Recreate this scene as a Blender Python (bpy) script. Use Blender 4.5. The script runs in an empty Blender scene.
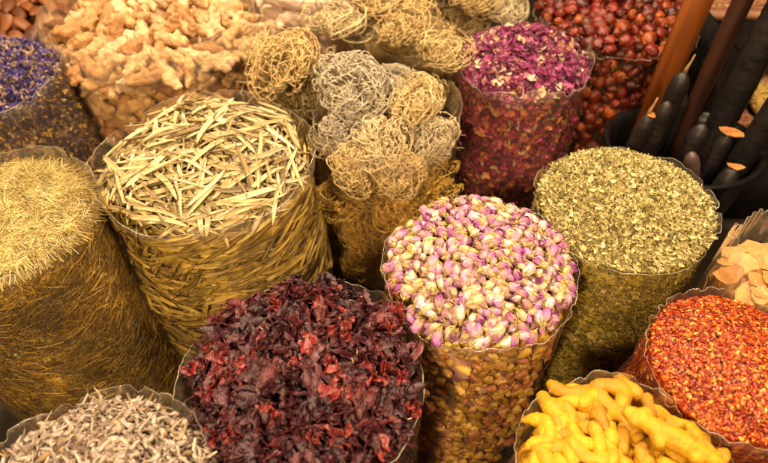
import bpy, math, numpy as np
from mathutils import Vector, Matrix
PI = math.pi
SC = bpy.context.scene
COL = SC.collection

# ------------------------------------------------------------------ camera, light, exposure
CAM = np.array([0.0, 0.0, 1.08]); PITCH = math.radians(48)
cd = bpy.data.cameras.new('camera'); cam = bpy.data.objects.new('camera', cd); COL.objects.link(cam)
cam.location = CAM; cam.rotation_euler = (PI/2 - PITCH, 0, 0)
cd.lens = 26.7; cd.sensor_width = 36; cd.clip_start = 0.02; cd.clip_end = 60
cd.dof.use_dof = True; cd.dof.focus_distance = 0.80; cd.dof.aperture_fstop = 3.4
SC.camera = cam
w = bpy.data.worlds.new('World'); SC.world = w; w.use_nodes = True
w.node_tree.nodes['Background'].inputs[0].default_value = (1.0, 0.60, 0.26, 1)
w.node_tree.nodes['Background'].inputs[1].default_value = 0.08
def lamp(name, loc, target, power, size, col):
    l = bpy.data.lights.new(name, 'AREA'); l.shape = 'DISK'; l.size = size; l.energy = power; l.color = col
    o = bpy.data.objects.new(name, l); COL.objects.link(o); o.location = loc
    d = Vector(target) - Vector(loc); o.rotation_euler = d.to_track_quat('-Z', 'Y').to_euler()
lamp('stall_or_fill_lamp', (-0.45, 1.45, 1.75), (-0.2, 0.9, 0.45), 36, 0.11, (1.0, 0.78, 0.50))
lamp('stall_or_fill_lamp', (0.25, 0.75, 1.95), (0.15, 0.5, 0.45), 31, 0.10, (1.0, 0.80, 0.54))
lamp('stall_or_fill_lamp', (-0.50, -0.55, 1.45), (0.0, 0.60, 0.30), 29, 0.18, (1.0, 0.74, 0.42))  # fill added on the camera side to brighten the bag sides
lamp('stall_or_fill_lamp', (0.85, -0.10, 1.55), (0.4, 0.75, 0.30), 17, 0.18, (1.0, 0.75, 0.44))  # second front fill, added at the right for the bag sides
SC.view_settings.view_transform = 'Standard'; SC.view_settings.look = 'None'
SC.view_settings.exposure = 0.20; SC.view_settings.gamma = 1
SC.cycles.transparent_max_bounces = 24; SC.cycles.max_bounces = 8

# ------------------------------------------------------------------ small maths
def noise3(p, f, seed):
    r = np.random.default_rng(seed); s = 0
    for k in range(5):
        d = r.normal(size=3); d /= np.linalg.norm(d)
        s = s + np.sin(p @ d * f * (1 + .45*k) + r.uniform(0, 6.28)) * (.8**k)
    return s / 2.2
def project(P):
    P = np.atleast_2d(P) - CAM; c, s = math.cos(PITCH), math.sin(PITCH)
    d = P[:, 1]*c - P[:, 2]*s; u = P[:, 1]*s + P[:, 2]*c
    return 384 + 570*P[:, 0]/d, 231 - 570*u/d, d
def inframe(P, m=30):
    x, y, d = project(P); return (x > -m) & (x < 768+m) & (y > -m) & (y < 463+m) & (d > 0)
def rotm(ax, a):
    ax = np.asarray(ax, float); ax = ax/np.linalg.norm(ax); K = np.array([[0, -ax[2], ax[1]], [ax[2], 0, -ax[0]], [-ax[1], ax[0], 0]])
    return np.eye(3) + math.sin(a)*K + (1-math.cos(a))*K@K
def frame(n, spin, tilt, r):
    n = n/np.linalg.norm(n); a = np.array([0, 0, 1.]) if abs(n[2]) < .9 else np.array([1., 0, 0])
    t = np.cross(a, n); t /= np.linalg.norm(t); b = np.cross(n, t)
    x = t*math.cos(spin) + b*math.sin(spin); y = np.cross(n, x); R = np.stack([x, y, n], 1)
    return rotm(r.normal(size=3), r.normal()*tilt) @ R

def frames(n, spin, tilt, r):
    k = len(n); n = n/np.linalg.norm(n, axis=1)[:, None]; a = np.where(np.abs(n[:, 2:]) < .9, [[0, 0, 1.]], [[1., 0, 0]])
    t = np.cross(a, n); t /= np.linalg.norm(t, axis=1)[:, None]; b = np.cross(n, t); x = t*np.cos(spin)[:, None]+b*np.sin(spin)[:, None]; y = np.cross(n, x); R = np.stack([x, y, n], 2)
    ax = r.normal(size=(k, 3)); ax /= np.linalg.norm(ax, axis=1)[:, None]; an = r.normal(size=k)*tilt; K = np.zeros((k, 3, 3))
    K[:, 0, 1] = -ax[:, 2]; K[:, 0, 2] = ax[:, 1]; K[:, 1, 0] = ax[:, 2]; K[:, 1, 2] = -ax[:, 0]; K[:, 2, 0] = -ax[:, 1]; K[:, 2, 1] = ax[:, 0]
    return (np.eye(3)+np.sin(an)[:, None, None]*K+(1-np.cos(an))[:, None, None]*(K@K)) @ R

# ------------------------------------------------------------------ shapes: (verts, tris, u, mat index)
def grid_tris(n, m, wrap):
    i, j = np.meshgrid(np.arange(n-1), np.arange(m if wrap else m-1), indexing='ij'); i = i.ravel(); j = j.ravel(); k = (j+1) % m
    a, b, c, d = i*m+j, i*m+k, (i+1)*m+k, (i+1)*m+j
    return np.concatenate([np.stack([a, b, c], 1), np.stack([a, c, d], 1)])
def tube(path, rad, sides=6, flat=1.0, curl=0.0, twist=0.0, roll=0.0):
    """tapered closed tube; flat squashes the ring, curl bends it to a trough"""
    path = np.asarray(path, float); n = len(path); T = np.gradient(path, axis=0); T /= np.linalg.norm(T, axis=1)[:, None] + 1e-9
    ref = np.array([0, 0, 1.]) if abs(T[0, 2]) < .8 else np.array([0, 1., 0])
    V = []; N = np.cross(np.cross(T[0], ref), T[0]); 
    for i in range(n):
        N = N - T[i]*(N@T[i]); N /= np.linalg.norm(N) + 1e-9; B = np.cross(T[i], N); a = roll + twist*i/(n-1)
        Nn = N*math.cos(a) + B*math.sin(a); Bn = np.cross(T[i], Nn)
        th = np.arange(sides)/sides*2*PI; cx = np.cos(th)*rad[i]; cy = np.sin(th)*rad[i]*flat + curl*(cx**2)/max(rad[i], 1e-6)
        V.append(path[i] + cx[:, None]*Bn + cy[:, None]*Nn)
    V = np.concatenate(V); F = grid_tris(n, sides, True); m = len(V)
    V = np.concatenate([V, path[:1], path[-1:]]); j = np.arange(sides); k = (j+1) % sides
    F = np.concatenate([F, np.stack([k, j, np.full(sides, m)], 1), np.stack([(n-1)*sides+j, (n-1)*sides+k, np.full(sides, m+1)], 1)])
    u = np.concatenate([np.repeat(np.linspace(0, 1, n), sides), [0, 1]])
    return V, F[:, ::-1], u, np.zeros(len(F), int)
def ellipsoid(a, b, c, nu=12, nv=8):
    p = np.linspace(0, PI, nv+2)[1:-1]; x = -np.cos(p)
    path = np.stack([x*a, 0*x, 0*x], 1); V, F, u, m = tube(path, np.sin(p), nu)
    V[-2] = (-a, 0, 0); V[-1] = (a, 0, 0); k = np.concatenate([np.ones(len(V)-2), [0, 0]])
    V = V.copy(); V[:-2, 1] *= c; V[:-2, 2] *= b
    V[:, [1, 2]] = V[:, [1, 2]]
    return V, F, u, m
def join(*S):
    V = []; F = []; U = []; M = []; o = 0
    for s in S:
        V.append(s[0]); F.append(s[1]+o); U.append(s[2]); M.append(s[3]); o += len(s[0])
    return np.concatenate(V), np.concatenate(F), np.concatenate(U), np.concatenate(M)
def setm(s, i): return s[0], s[1], s[2], np.full(len(s[1]), i)
def mesh(name, s, mats, rnd=None, smooth=True):
    V, F, u, mi = s; me = bpy.data.meshes.new(name); me.vertices.add(len(V)); me.loops.add(len(F)*3); me.polygons.add(len(F))
    me.vertices.foreach_set('co', V.astype(np.float32).ravel()); me.loops.foreach_set('vertex_index', F.astype(np.int32).ravel())
    me.polygons.foreach_set('loop_start', np.arange(0, len(F)*3, 3, dtype=np.int32))
    for m in mats: me.materials.append(m)
    me.polygons.foreach_set('material_index', mi.astype(np.int32)); me.polygons.foreach_set('use_smooth', np.full(len(F), smooth))
    a = me.attributes.new('u', 'FLOAT', 'POINT'); a.data.foreach_set('value', u.astype(np.float32))
    a = me.attributes.new('rnd', 'FLOAT', 'POINT'); a.data.foreach_set('value', (np.zeros(len(V)) if rnd is None else rnd).astype(np.float32))
    me.update(); me.validate(); return me
def link(name, me, parent=None, label=None, cat=None, group=None, kind=None):
    o = bpy.data.objects.new(name, me); COL.objects.link(o); o.parent = parent
    for k, v in (('label', label), ('category', cat), ('group', group), ('kind', kind)):
        if v: o[k] = v
    return o
def merged(name, protos, items, mats, r, smooth=False):
    """items: list of (R 3x3, T 3, scale); one mesh of all of them"""
    ch = r.integers(0, len(protos), len(items)); V = []; F = []; U = []; M = []; RR = []; o = 0
    R = np.array([i[0]*i[2] for i in items]); T = np.array([i[1] for i in items]); rv = r.random(len(items))
    for k, p in enumerate(protos):
        idx = np.nonzero(ch == k)[0]
        if not len(idx): continue
        v = np.einsum('nij,vj->nvi', R[idx], p[0]) + T[idx][:, None]; nv = len(p[0])
        f = p[1][None] + (np.arange(len(idx))*nv)[:, None, None] + o
        V.append(v.reshape(-1, 3)); F.append(f.reshape(-1, 3)); U.append(np.tile(p[2], len(idx))); M.append(np.tile(p[3], len(idx)))
        RR.append(np.repeat(rv[idx], nv)); o += nv*len(idx)
    return mesh(name, (np.concatenate(V), np.concatenate(F), np.concatenate(U), np.concatenate(M)), mats, np.concatenate(RR), smooth)

# ------------------------------------------------------------------ materials
def mat(name, stops, rough=.6, along=None, bump=(0, 0), vary=.25, nscale=60, sss=0.0, spec=.5, sheen=0, const=False, coat=0, stretch=None):
    """stops: colours picked at random for each piece; along: (stops over a piece's length, strength)"""
    m = bpy.data.materials.new(name); m.use_nodes = True; nt = m.node_tree; N = nt.nodes; L = nt.links; bs = N['Principled BSDF']
    at = N.new('ShaderNodeAttribute'); at.attribute_name = 'rnd'; oi = N.new('ShaderNodeObjectInfo')
    ad = N.new('ShaderNodeMath'); ad.operation = 'ADD'; L.new(at.outputs['Fac'], ad.inputs[0]); L.new(oi.outputs['Random'], ad.inputs[1])
    fr = N.new('ShaderNodeMath'); fr.operation = 'FRACT'; L.new(ad.outputs[0], fr.inputs[0])
    def ramp(st, const):
        cr = N.new('ShaderNodeValToRGB'); e = cr.color_ramp.elements
        while len(e) < len(st): e.new(.5)
        for i, (p, c) in enumerate(st): e[i].position = p; e[i].color = (*[min(.95, .95*q**1.22) for q in c], 1)
        cr.color_ramp.interpolation = 'CONSTANT' if const else 'LINEAR'; return cr
    cr = ramp(stops, const); L.new(fr.outputs[0], cr.inputs[0]); out = cr.outputs[0]
    tc = N.new('ShaderNodeTexCoord'); co = tc.outputs['Object']
    if stretch:
        mp = N.new('ShaderNodeMapping'); mp.inputs['Scale'].default_value = stretch; L.new(co, mp.inputs[0]); co = mp.outputs[0]
    if along:
        ua = N.new('ShaderNodeAttribute'); ua.attribute_name = 'u'; c2 = ramp(along[0], False); L.new(ua.outputs['Fac'], c2.inputs[0])
        mx = N.new('ShaderNodeMix'); mx.data_type = 'RGBA'; mx.blend_type = along[2] if len(along) > 2 else 'MULTIPLY'; mx.inputs[0].default_value = along[1]
        L.new(out, mx.inputs[6]); L.new(c2.outputs[0], mx.inputs[7]); out = mx.outputs[2]
    nz = N.new('ShaderNodeTexNoise'); nz.inputs['Scale'].default_value = nscale; nz.inputs['Detail'].default_value = 4; L.new(co, nz.inputs[0])
    mr = N.new('ShaderNodeMapRange'); mr.inputs[1].default_value = .3; mr.inputs[2].default_value = .7; mr.inputs[3].default_value = 1-vary; mr.inputs[4].default_value = 1+vary*.8
    L.new(nz.outputs[0], mr.inputs[0]); mu = N.new('ShaderNodeVectorMath'); mu.operation = 'SCALE'; L.new(out, mu.inputs[0]); L.new(mr.outputs[0], mu.inputs[3])
    L.new(mu.outputs[0], bs.inputs['Base Color']); bs.inputs['Roughness'].default_value = rough; bs.inputs['Specular IOR Level'].default_value = spec
    if bump[0]:
        nb = N.new('ShaderNodeTexNoise'); nb.inputs['Scale'].default_value = bump[1]; nb.inputs['Detail'].default_value = 5; L.new(co, nb.inputs[0])
        bp = N.new('ShaderNodeBump'); bp.inputs['Strength'].default_value = bump[0]; bp.inputs['Distance'].default_value = .002
        L.new(nb.outputs[0], bp.inputs['Height']); L.new(bp.outputs[0], bs.inputs['Normal'])
    if sss: bs.inputs['Subsurface Weight'].default_value = sss; bs.inputs['Subsurface Radius'].default_value = (.006, .003, .0015); bs.inputs['Subsurface Scale'].default_value = 1
    if sheen: bs.inputs['Sheen Weight'].default_value = sheen
    if coat: bs.inputs['Coat Weight'].default_value = coat; bs.inputs['Coat Roughness'].default_value = .25
    return m
def film_mat(name, tint, milk, seed):
    m = bpy.data.materials.new(name); m.use_nodes = True; nt = m.node_tree; N = nt.nodes; L = nt.links; N.remove(N['Principled BSDF'])
    out = N['Material Output']; tr = N.new('ShaderNodeBsdfTransparent'); tr.inputs[0].default_value = (*tint, 1)
    gl = N.new('ShaderNodeBsdfGlossy'); gl.inputs['Roughness'].default_value = .13; gl.inputs[0].default_value = (1, .97, .93, 1)
    df = N.new('ShaderNodeBsdfTranslucent'); df.inputs[0].default_value = (.8, .72, .6, 1); d2 = N.new('ShaderNodeBsdfDiffuse'); d2.inputs[0].default_value = (.8, .72, .6, 1)
    md = N.new('ShaderNodeMixShader'); L.new(df.outputs[0], md.inputs[1]); L.new(d2.outputs[0], md.inputs[2])
    tc = N.new('ShaderNodeTexCoord'); mp = N.new('ShaderNodeMapping'); mp.inputs['Scale'].default_value = (1, 1, .35); mp.inputs['Location'].default_value = (seed, seed*.7, 0)
    L.new(tc.outputs['Object'], mp.inputs[0]); nz = N.new('ShaderNodeTexNoise'); nz.inputs['Scale'].default_value = 16; nz.inputs['Detail'].default_value = 5; nz.inputs['Distortion'].default_value = 1.2
    L.new(mp.outputs[0], nz.inputs[0]); bp = N.new('ShaderNodeBump'); bp.inputs['Strength'].default_value = .7; bp.inputs['Distance'].default_value = .012; L.new(nz.outputs[0], bp.inputs['Height'])
    L.new(bp.outputs[0], gl.inputs['Normal'])
    lw = N.new('ShaderNodeLayerWeight'); lw.inputs[0].default_value = .22; L.new(bp.outputs[0], lw.inputs['Normal'])
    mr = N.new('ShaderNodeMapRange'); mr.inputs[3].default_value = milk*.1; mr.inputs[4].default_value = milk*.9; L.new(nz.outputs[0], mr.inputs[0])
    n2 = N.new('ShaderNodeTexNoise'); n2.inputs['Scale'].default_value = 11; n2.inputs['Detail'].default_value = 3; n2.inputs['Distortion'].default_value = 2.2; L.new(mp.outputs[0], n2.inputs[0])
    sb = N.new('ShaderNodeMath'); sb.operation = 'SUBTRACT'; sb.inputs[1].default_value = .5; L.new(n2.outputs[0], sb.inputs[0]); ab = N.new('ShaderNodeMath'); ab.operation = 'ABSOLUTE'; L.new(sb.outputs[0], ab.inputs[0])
    cr = N.new('ShaderNodeMapRange'); cr.inputs[1].default_value = 0; cr.inputs[2].default_value = .012; cr.inputs[3].default_value = .15; cr.inputs[4].default_value = 0; L.new(ab.outputs[0], cr.inputs[0])  # thin pale streaks: crease haze painted in for film glare
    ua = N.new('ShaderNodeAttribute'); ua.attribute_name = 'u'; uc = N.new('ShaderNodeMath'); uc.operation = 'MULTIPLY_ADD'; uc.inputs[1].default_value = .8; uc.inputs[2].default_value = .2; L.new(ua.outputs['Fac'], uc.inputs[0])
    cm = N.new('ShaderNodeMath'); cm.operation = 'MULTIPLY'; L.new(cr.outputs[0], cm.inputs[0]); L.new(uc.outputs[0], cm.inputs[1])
    um = N.new('ShaderNodeMath'); um.operation = 'MULTIPLY_ADD'; um.inputs[1].default_value = milk*1.1; L.new(ua.outputs['Fac'], um.inputs[0]); L.new(cm.outputs[0], um.inputs[2])  # whiter towards the rim: glare of the bent film put in as milk
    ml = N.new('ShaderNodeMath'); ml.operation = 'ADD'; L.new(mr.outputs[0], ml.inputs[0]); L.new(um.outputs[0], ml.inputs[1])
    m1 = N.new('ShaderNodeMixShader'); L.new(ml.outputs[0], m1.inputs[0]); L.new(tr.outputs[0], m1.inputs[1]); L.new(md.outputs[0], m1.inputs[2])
    mg = N.new('ShaderNodeMath'); mg.operation = 'MULTIPLY_ADD'; mg.inputs[1].default_value = .4; mg.inputs[2].default_value = .035; L.new(lw.outputs['Fresnel'], mg.inputs[0])
    m2 = N.new('ShaderNodeMixShader'); L.new(mg.outputs[0], m2.inputs[0]); L.new(m1.outputs[0], m2.inputs[1]); L.new(gl.outputs[0], m2.inputs[2]); L.new(m2.outputs[0], out.inputs[0])
    return m

# ------------------------------------------------------------------ heap of goods standing in a bag
class Heap:
    def __init__(s, cx, cy, r, ze, mound, seed, amp=.006, freq=30, pw=.9, lobe=.025, slope=(0, 0), belly=.03):
        s.c = np.array([cx, cy]); s.r = r; s.ze = ze; s.mound = mound; s.seed = seed; s.amp = amp; s.freq = freq; s.pw = pw; s.lobe = lobe; s.slope = slope; s.belly = belly
        s.g = np.random.default_rng(seed); s.ph = s.g.uniform(0, 6.28, 4)
    def rad(s, th, z):
        t = np.clip(z/s.ze, 0, 1.3)
        return s.r*(1 + s.lobe*np.sin(2*th+s.ph[0]) + s.lobe*.6*np.sin(3*th+s.ph[1]) + .035*np.sin(t*4.2+s.ph[2]*.2)*(t < 1) + s.belly*(1-t).clip(0, 1) + .012*np.sin(5*th+9*t+s.ph[3]) + .016*np.sin(4*th+13*t+s.ph[0])*np.sin(7*t+2*th+s.ph[2]) + .009*np.sin(9*th-17*t+s.ph[1])*np.sin(3*th+11*t))
    def z(s, x, y):
        dx = x-s.c[0]; dy = y-s.c[1]; rho = np.clip(np.hypot(dx, dy)/s.r, 0, 1)
        p = np.stack([np.atleast_1d(x), np.atleast_1d(y), 0*np.atleast_1d(x)], -1)
        return s.ze + s.mound*(1-rho**2)**s.pw + s.amp*noise3(p, s.freq, s.seed+9)*(1-rho**4) + s.slope[0]*dx + s.slope[1]*dy
    def normal(s, x, y):
        e = .006; a = (s.z(x+e, y)-s.z(x-e, y))[0]/(2*e); b = (s.z(x, y+e)-s.z(x, y-e))[0]/(2*e); n = np.array([-a, -b, 1.]); n /= np.linalg.norm(n); return n
    def top(s, n, depth, tilt, sc=(.8, 1.2), lift=0, k=.97, mind=0, spin=None, tang=9):
        out = []; pts = []; tries = 0
        if not mind:
            th = s.g.uniform(0, 2*PI, n); rr = s.rad(th, s.ze)*np.sqrt(s.g.random(n))*k; x = s.c[0]+rr*np.cos(th); y = s.c[1]+rr*np.sin(th); e = .006
            nn = np.stack([-(s.z(x+e, y)-s.z(x-e, y))/(2*e), -(s.z(x, y+e)-s.z(x, y-e))/(2*e), np.ones(n)], 1); nn /= np.linalg.norm(nn, axis=1)[:, None]
            sp = s.g.uniform(0, 2*PI, n); sp = np.where(rr/s.rad(th, s.ze) > tang, np.where(np.abs(nn[:, 2]) < .9, 0, th+PI)+s.g.normal(size=n)*.42, sp); P = np.stack([x, y, s.z(x, y)], 1)+nn*(lift-s.g.random(n)*depth)[:, None]
            return list(zip(frames(nn, sp, tilt, s.g), P, s.g.uniform(*sc, n)))
        while len(out) < n and tries < n*30:
            tries += 1; th = s.g.uniform(0, 2*PI); q = math.sqrt(s.g.random())*k; rr = float(s.rad(th, s.ze))*q; x = s.c[0]+rr*math.cos(th); y = s.c[1]+rr*math.sin(th)
            if mind and pts and min((x-a)**2+(y-b)**2 for a, b in pts) < mind**2: continue
            pts.append((x, y)); nn = s.normal(x, y); z = float(s.z(x, y)[0]); sp = s.g.uniform(0, 2*PI) if spin is None else spin+s.g.normal()*.5
            out.append((frame(nn, sp, tilt, s.g), np.array([x, y, z])+nn*(lift-s.g.random()*depth), s.g.uniform(*sc)))
        return out
    def side(s, n, depth, tilt, sc=(.8, 1.2), inset=.0, z0=.03, ang=(0, .6), z1=None, allround=False, mind=0):
        out = []; pts = []; tries = 0; z1 = s.ze-.004 if z1 is None else z1
        if not mind:
            th = s.g.uniform(0, 2*PI, n); z = s.g.uniform(z0, z1, n); nr = np.stack([np.cos(th), np.sin(th), 0*th], 1); rr = s.rad(th, z)
            P = np.array([s.c[0], s.c[1], 0])+nr*rr[:, None]; P[:, 2] = z+s.slope[0]*nr[:, 0]*rr+s.slope[1]*nr[:, 1]*rr; tc = CAM-P
            ok = (nr*tc).sum(1)/np.linalg.norm(tc, axis=1) > -.25; m = ok.sum(); P = P[ok]; nr = nr[ok]
            return list(zip(frames(nr, s.g.normal(size=m)*ang[1]+ang[0]+(ang[2]*noise3(P, 14, s.seed+5) if len(ang) > 2 else 0), tilt, s.g), P-nr*(inset+s.g.random(m)*depth)[:, None], s.g.uniform(*sc, m)))
        while len(out) < n and tries < n*25:
            tries += 1; th = s.g.uniform(0, 2*PI); z = s.g.uniform(z0, z1); nr = np.array([math.cos(th), math.sin(th), 0])
            rr = float(s.rad(th, z)); P = np.array([s.c[0], s.c[1], z]) + nr*rr; P[2] += s.slope[0]*nr[0]*rr + s.slope[1]*nr[1]*rr
            tc = CAM-P
            if not allround and nr@tc/np.linalg.norm(tc) < -.25: continue
            if mind:
                if pts and min((P-a)@(P-a) for a in pts[-400:]) < mind**2: continue
                pts.append(P.copy())
            out.append((frame(nr, s.g.normal()*ang[1]+ang[0], tilt, s.g), P-nr*(inset+s.g.random()*depth), s.g.uniform(*sc)))
        return out
    def core(s, off, inset):
        nt, nr = 72, 14; th = np.arange(nt)/nt*2*PI; V = []
        for q in np.linspace(.02, 1, nr):
            rr = (s.rad(th, s.ze)-inset)*q; x = s.c[0]+rr*np.cos(th); y = s.c[1]+rr*np.sin(th); V.append(np.stack([x, y, s.z(x, y)-off], 1))
        for z in np.linspace(s.ze-.02, .004, 14):
            rr = s.rad(th, z)-inset; x = s.c[0]+rr*np.cos(th); y = s.c[1]+rr*np.sin(th)
            V.append(np.stack([x, y, z-off+s.slope[0]*(x-s.c[0])+s.slope[1]*(y-s.c[1])+0*x], 1))
        V = np.concatenate(V); V[:, 2] = np.maximum(V[:, 2], .003); F = grid_tris(nr+14, nt, True)
        return V, F, np.zeros(len(V)), np.zeros(len(F), int)

M_dk = mat('painted_gap_shade', [(0, (.05, .030, .012)), (1, (.07, .04, .015))], .8, vary=.5)  # dark core colour paints the shade in gaps between pieces
INDIV = []; FILMS = []
def heap_stuff(name, H, protos, items, mats, core, label, cat, smooth=False, cmat=None):
    c = H.core(*core); me = merged(name, protos, items, mats, H.g, smooth)
    cm = mesh(name+'_core', c, [cmat or mats[0]], H.g.random(len(c[0])), True)
    o = link(name, me, None, label, cat, None, 'stuff'); o2 = link('packed_inside', cm, o); return o
def pieces(name, meshes, items, label, cat, group, g, pick=None, parts=None):
    """each item becomes an object of its own; meshes: list of lists [(part name or None, mesh)]"""
    for R, T, s in items:
        if not inframe(T, 25)[0]: continue
        k = int(g.integers(0, len(meshes))) if pick is None else pick
        lab = label; M = Matrix.Identity(4)
        for a in range(3):
            for b in range(3): M[a][b] = float(R[a, b]*s)
            M[a][3] = float(T[a])
        ms = meshes[k]
        if len(ms) == 1: o = link(name, ms[0][1], None, lab, cat, group)
        else:
            o = link(name, None, None, lab, cat, group); o.empty_display_size = .01
            for pn, me in ms: link(pn, me, o)
        o.matrix_world = M; INDIV.append(o)
def bag(H, label, top=.02, tint=(.985, .935, .82), milk=.05, gap=.0015, pleat=1.0, seed=0, flare=.0, dark=None):
    FILMS.append((H, label, top, tint, milk, gap, pleat, seed, flare))
def build_bag(H, label, top, tint, milk, gap, pleat, seed, flare):
    g = np.random.default_rng(1000+seed); nt, nz = 300, 74; th = np.arange(nt)/nt*2*PI
    def wob(k0, k1, p): return sum(g.normal()*np.sin(k*th+g.uniform(0, 6.28))/k**p for k in range(k0, k1))
    zt = H.ze + top + (.012*wob(2, 16, 1.25))*pleat + (H.slope[0]*np.cos(th)+H.slope[1]*np.sin(th))*H.r - .0045*np.clip(wob(7, 34, .45)*pleat, 0, 1.6)**2
    pa = wob(2, 9, .8)*.0020 + np.abs(wob(5, 34, .5))*.0016; pb = wob(4, 40, .5)*.0007; V = []; U = []
    for i, t in enumerate(np.linspace(0, 1, nz)):
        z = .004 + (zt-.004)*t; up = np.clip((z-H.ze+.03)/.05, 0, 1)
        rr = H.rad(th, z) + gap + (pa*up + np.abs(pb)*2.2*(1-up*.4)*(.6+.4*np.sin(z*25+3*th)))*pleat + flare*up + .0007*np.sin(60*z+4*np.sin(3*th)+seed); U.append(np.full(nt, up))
        V.append(np.stack([H.c[0]+rr*np.cos(th), H.c[1]+rr*np.sin(th), z], 1))
    rim = V[-1].copy(); V = np.concatenate(V); F = grid_tris(nz, nt, True); m = len(V)
    V = np.concatenate([V, [[H.c[0], H.c[1], .004]]]); j = np.arange(nt); F = np.concatenate([F, np.stack([(j+1) % nt, j, np.full(nt, m)], 1)])
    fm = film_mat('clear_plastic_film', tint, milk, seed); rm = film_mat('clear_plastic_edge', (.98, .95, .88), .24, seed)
    root = link('clear_plastic_bag', None, None, label, 'bag', 'open clear bags of goods'); root.location = (H.c[0], H.c[1], 0)
    sh = np.array([H.c[0], H.c[1], 0])
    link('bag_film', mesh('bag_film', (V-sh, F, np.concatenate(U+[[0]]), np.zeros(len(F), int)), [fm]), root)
    rp = np.concatenate([rim, rim[:2]])-sh; s = tube(rp, np.full(len(rp), .0005)*(1+.5*np.sin(np.arange(len(rp))*.21+seed)), 5); link('bag_rim', mesh('bag_rim', s, [rm]), root)

# ================================================================== GROUND
r0 = np.random.default_rng(5)
mg = mat('dark_boards', [(0, (.035, .022, .014)), (1, (.05, .03, .018))], .7, nscale=8, vary=.4, bump=(.4, 40), stretch=(1, 8, 1))
gv = np.array([[-12, -12, 0], [12, -12, 0], [12, 12, 0], [-12, 12, 0.]]); link('floor', mesh('floor', (gv, np.array([[0, 1, 2], [0, 2, 3]]), np.zeros(4), np.zeros(2, int)), [mg], None, False), kind='structure')

# ================================================================== PIECE SHAPES
def blade(g, L, wd, sides=3, seg=5, bend=.25, flat=.5, up=1.0):
    t = np.linspace(0, 1, seg); a = g.normal()*bend; b = g.normal()*bend
    w_ = g.uniform(0, 6.28); p = np.stack([(t-.5)*L, a*L*(t-.5)**2*2+bend*.03*L*np.sin(8*t+w_), b*L*(t-.5)**2*1.2*up], 1); return tube(p, wd*(.35+.65*np.sin(PI*t)**.6), sides, flat, twist=g.normal())
def sageleaf(g, L, W):
    t = np.linspace(0, 1, 10); a = g.normal()*.10; b = g.normal()*.08
    p = np.stack([(t-.5)*L, a*L*(t-.5)**2*1.6+.01*L*np.sin(t*7+g.random()*6), b*L*(t-.5)**2*2], 1)
    wd = W*(np.clip(np.sin(PI*t**.85), 0, 1)**.42*.8+.2*g.random()); return tube(p, wd, 10, .16+.2*g.random(), curl=g.uniform(.6, 1.7), twist=g.normal()*.7, roll=g.normal()*.2)
def flake(g, a, b, c):
    V, F, u, m = ellipsoid(a, b, c, 6, 3); V = V*(1+g.normal(size=V.shape)*.16); V[:, 2] += g.normal()*8*V[:, 0]**2
    return V, F, u, m
def petal(g, L, W, th=.0005, cup=.5, wr=.12):
    t = np.linspace(0, 1, 6); p = np.stack([(t-.5)*L, 0*t, cup*L*(t-.5)**2*2], 1); s = tube(p, W*(np.sin(PI*(t*.86+.1))**.7), 8, .08, curl=g.uniform(.2, .7), twist=g.normal()*.8)
    V = s[0]+g.normal(size=s[0].shape)*W*wr*.5; return (V,)+s[1:]

# ------------------------------------------------------------------ remeshed roots (ginger, turmeric)
def rooty(name, parts, voxel, mats, seed, rings=0, wr=.0012, sm=3):
    s = join(*parts); me = mesh('tmp', s, mats); o = bpy.data.objects.new('tmp', me); COL.objects.link(o)
    m = o.modifiers.new('r', 'REMESH'); m.mode = 'VOXEL'; m.voxel_size = voxel
    m2 = o.modifiers.new('s', 'SMOOTH'); m2.iterations = sm; m2.factor = .5
    dg = bpy.context.evaluated_depsgraph_get(); ev = o.evaluated_get(dg); nm = bpy.data.meshes.new_from_object(ev)
    nm.name = name; V = np.empty(len(nm.vertices)*3, np.float32); nm.vertices.foreach_get('co', V); V = V.reshape(-1, 3).astype(float)
    N = np.empty(len(V)*3, np.float32); nm.vertices.foreach_get('normal', N); N = N.reshape(-1, 3)
    d = wr*noise3(V, 130, seed) + wr*.7*noise3(V, 300, seed+1) - wr*.5*np.abs(noise3(V, 90, seed+3))
    if rings: d = d + rings*(np.abs(np.sin(V[:, 0]*430+2*noise3(V, 60, seed+2)))-.5)
    V = V+N*d[:, None]; nm.vertices.foreach_set('co', V.astype(np.float32).ravel()); nm.polygons.foreach_set('use_smooth', np.ones(len(nm.polygons), bool))
    for a in ('u', 'rnd'):
        if a in nm.attributes: nm.attributes.remove(nm.attributes[a])
        nm.attributes.new(a, 'FLOAT', 'POINT')
    nm.materials.clear(); nm.materials.append(mats[0]); nm.update(); bpy.data.objects.remove(o); return nm
def finger(g, L, R, knobs, klen, bend=.5):
    t = np.linspace(0, 1, 9); a = g.normal()*bend; b = g.normal()*bend*.4
    path = np.stack([(t-.5)*L, a*L*(t-.5)**2, b*L*(t-.5)**2], 1)
    rad = R*(.62+.38*np.sin(PI*np.clip(t, .08, .9)))*(1+.12*np.sin(t*11+g.random()*6)); rad[0] *= .6; rad[-1] *= .6
    P = [tube(path, rad, 10)]
    for _ in range(knobs):
        q = g.uniform(.15, .85); i = int(q*8); ang = g.uniform(0, 2*PI); d = np.array([g.normal()*.5, math.cos(ang), math.sin(ang)*.55]); d /= np.linalg.norm(d); l = klen*g.uniform(.5, 1.2)
        tt = np.linspace(0, 1, 6)[:, None]; P.append(tube(path[i]+d*tt*l+np.array([[.2, 0, 0]])*l*tt**2*g.normal(), R*np.array([.72, .68, .66, .6, .5, .26])*g.uniform(.8, 1.1), 9))
    return P

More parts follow.
